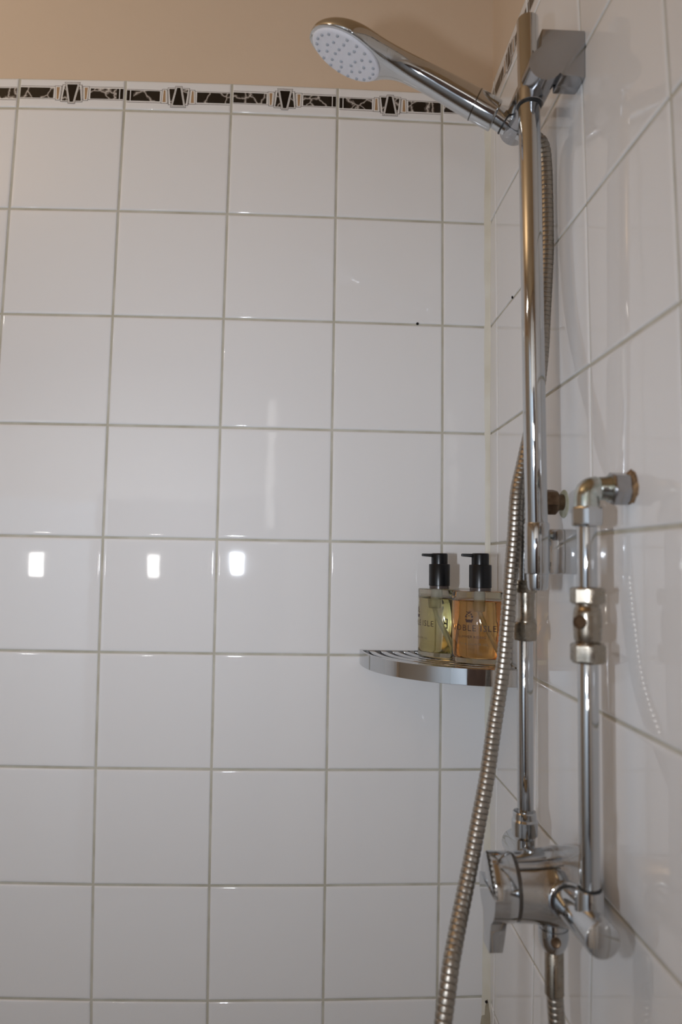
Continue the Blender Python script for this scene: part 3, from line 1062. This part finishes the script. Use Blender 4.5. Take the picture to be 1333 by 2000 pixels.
def map_oval(me, arc_c, z, a, b, off):
    # arc length table from the front centre (angle -90 degrees)
    n = 400
    tab = [(0.0, -math.pi / 2)]
    s, last = 0.0, (0.0, -b)
    for i in range(1, n + 1):
        t = -math.pi / 2 + math.pi * 0.85 * i / n
        p = (a * math.cos(t), b * math.sin(t))
        s += math.hypot(p[0] - last[0], p[1] - last[1])
        last = p
        tab.append((s, t))

    def at(u):
        v = min(abs(u), tab[-1][0] - 1e-6)
        lo = 0
        hi = n
        while hi - lo > 1:
            mdl = (lo + hi) // 2
            if tab[mdl][0] <= v:
                lo = mdl
            else:
                hi = mdl
        f = (v - tab[lo][0]) / (tab[hi][0] - tab[lo][0])
        t = tab[lo][1] + (tab[hi][1] - tab[lo][1]) * f
        if u < 0:
            t = -math.pi - t
        return t
    for v in me.vertices:
        t = at(v.co.x + arc_c)
        zz_ = v.co.y + z
        v.co = ((a + off) * math.cos(t), (b + off) * math.sin(t), zz_)
    return me


def logo_mesh():
    """a crown shaped basket heaped with round fruit and small leaves"""
    bm = bmesh.new()

    def blob(cx, cy, r, n=10, sx=1.0, rot=0.0):
        vs = []
        for i in range(n):
            t = 2 * math.pi * i / n
            x, y = r * sx * math.cos(t), r * math.sin(t)
            vs.append(bm.verts.new((cx + x * math.cos(rot) - y * math.sin(rot), cy + x * math.sin(rot) + y * math.cos(rot), 0)))
        bm.faces.new(vs)
    # basket: top rim flared, bottom narrower
    for pts in ([(-8.6, 3.6), (-6.2, -3.6), (6.2, -3.6), (8.6, 3.6), (7.2, 3.9), (3.5, 2.2), (0, 2.8), (-3.5, 2.2), (-7.2, 3.9)],):
        bm.faces.new([bm.verts.new((x, y - 6, 0)) for x, y in pts])
    blob(-6.6, 2.4, 2.3)
    blob(6.6, 2.4, 2.3)
    blob(-4.6, 6.4, 1.5, sx=1.6, rot=0.8)
    blob(4.8, 7.0, 1.9)
    blob(-1.2, 9.6, 1.9)
    blob(1.8, 10.4, 1.6)
    blob(-4.4, 11.6, 1.0, sx=2.0, rot=-0.7)
    blob(0.3, 13.0, 0.9, sx=2.0, rot=1.3)
    blob(3.8, 13.0, 0.8, sx=1.8, rot=0.6)
    blob(-1.5, 3.8, 0.7, sx=3.0, rot=1.2)
    blob(1.5, 3.8, 0.7, sx=3.0, rot=1.9)
    for v in bm.verts:
        v.co *= 0.00058
    me = bpy.data.meshes.new('logo')
    bm.to_mesh(me)
    bm.free()
    return me


def bottle(name, label, loc, yaw, gel, lines, spout_yaw, shift=0.0, height_k=1.0, group='pump bottles on the corner shelf', fill=0.0735, a=0.0325):
    root = thing(name, label, 'bottle', group=group)
    b = 0.0230
    BH = 0.0860 * height_k
    Rz = Matrix.Translation(Vector(loc)) @ Matrix.Rotation(yaw, 4, 'Z')

    def put(o):
        o.data.transform(Rz)
        return o
    # glass with a thick base
    g = build('glass', oval_shell(a, b, [(0.003, 0.0), (0.0008, 0.0006), (0.0, 0.002), (0.0, BH - 0.0016), (0.0008, BH - 0.0004), (0.003, BH)]), M_GLASS, root, angle=50)
    put(g)
    lq = build('gel', oval_shell(a, b, [(0.0045, 0.0065), (0.0022, 0.0078), (0.0016, 0.010), (0.0016, fill), (0.0020, fill + 0.0002)]), gel, root, 'soap filling', angle=50)
    put(lq)
    bm = bmesh.new()
    lathe(bm, (0, 0, BH - 0.001), (0, 0, 1), [(0, 0.0128), (0.0020, 0.0128), (0.0050, 0.0126)], 32)
    put(build('neck', bm, M_NECK, root))
    bm = bmesh.new()
    zc = BH + 0.0036
    lathe(bm, (0, 0, zc), (0, 0, 1), [(0, 0.0128), (0.0005, 0.0136), (0.0270, 0.0136), (0.0278, 0.0132), (0.0280, 0.0112)], 40)
    put(build('collar', bm, M_BLACKP, root, 'black pump collar'))
    bm = bmesh.new()
    zh = zc + 0.0278
    lathe(bm, (0, 0, zh), (0, 0, 1), [(0, 0.0106), (0.0120, 0.0106), (0.0134, 0.0103), (0.0140, 0.0096)], 36)
    hd = build('pump_head', bm, M_BLACKP, root, 'black pump head')
    put(hd)
    bm = bmesh.new()
    Rs = Matrix.Rotation(spout_yaw, 4, 'Z')
    rl = []
    for s, w, z0, z1 in ((0.004, 0.0042, 0.0084, 0.0128), (0.012, 0.0040, 0.0092, 0.0134), (0.0220, 0.0036, 0.0100, 0.0134), (0.0230, 0.0034, 0.0103, 0.0132)):
        rl.append([Rs @ Vector(p) for p in ((-s, -w, zh + z0), (-s, w, zh + z0), (-s, w, zh + z1), (-s, -w, zh + z1))])
    rings(bm, rl)
    bevel(bm, 0.0006, 2)
    sp = build('spout', bm, M_BLACKP, root, 'black pump spout')
    sp.data.transform(Matrix.Translation(Vector(loc)))
    # dip tube and pump cylinder in the filling
    bm = bmesh.new()
    lathe(bm, (0, 0, BH - 0.003), (0, 0, -1), [(0, 0.0060), (0.016, 0.0058), (0.022, 0.0052), (0.0225, 0.003)], 24)
    put(build('pump_cylinder', bm, M_TUBE, root))
    bm = bmesh.new()
    tube(bm, [(0, 0, BH - 0.024), (0.004, 0, BH - 0.036), (0.011, 0.002, BH - 0.055), (0.019, 0.003, BH - 0.076)], [0.0021] * 4, 14)
    put(build('dip_tube', bm, M_TUBE, root))
    # print
    ink = []
    for txt, size, spc, arc_c, z, mt in lines:
        me = wrap_text(txt, size, spc, arc_c + shift, z, a, b)
        me.materials.append(mt)
        o = link('lettering', me, root)
        put(o)
    me = map_oval(logo_mesh(), shift - 0.003, 0.0545, a, b, 0.00025)
    me.materials.append(M_INK)
    put(link('logo', me, root))
    return root


bottle('soap_bottle', 'oval pump bottle of amber gel, the right one on the corner shelf', (-0.0400, -0.1130, SZ - 0.0005), math.radians(-24), M_AMBER,
       [('NOBLE ISLE', 0.0102, 1.16, 0.0, 0.0420, M_INK), ('SUMMER RISING', 0.0044, 1.1, 0.0, 0.0318, M_INK),
        ('BATH & SHOWER GEL', 0.0036, 1.15, 0.0, 0.0235, M_INK2)], math.radians(-8), -0.0062, a=0.0345)
bottle('soap_bottle', 'oval pump bottle of pale yellow gel, turned away beside the amber one', (-0.0800, -0.0570, SZ - 0.0005), math.radians(-60), M_YELLOW,
       [('NOBLE ISLE', 0.0102, 1.16, 0.0, 0.0420, M_INK), ('BATH & SHOWER GEL', 0.0036, 1.15, 0.0, 0.0235, M_INK2)], math.radians(-4), -0.0155)
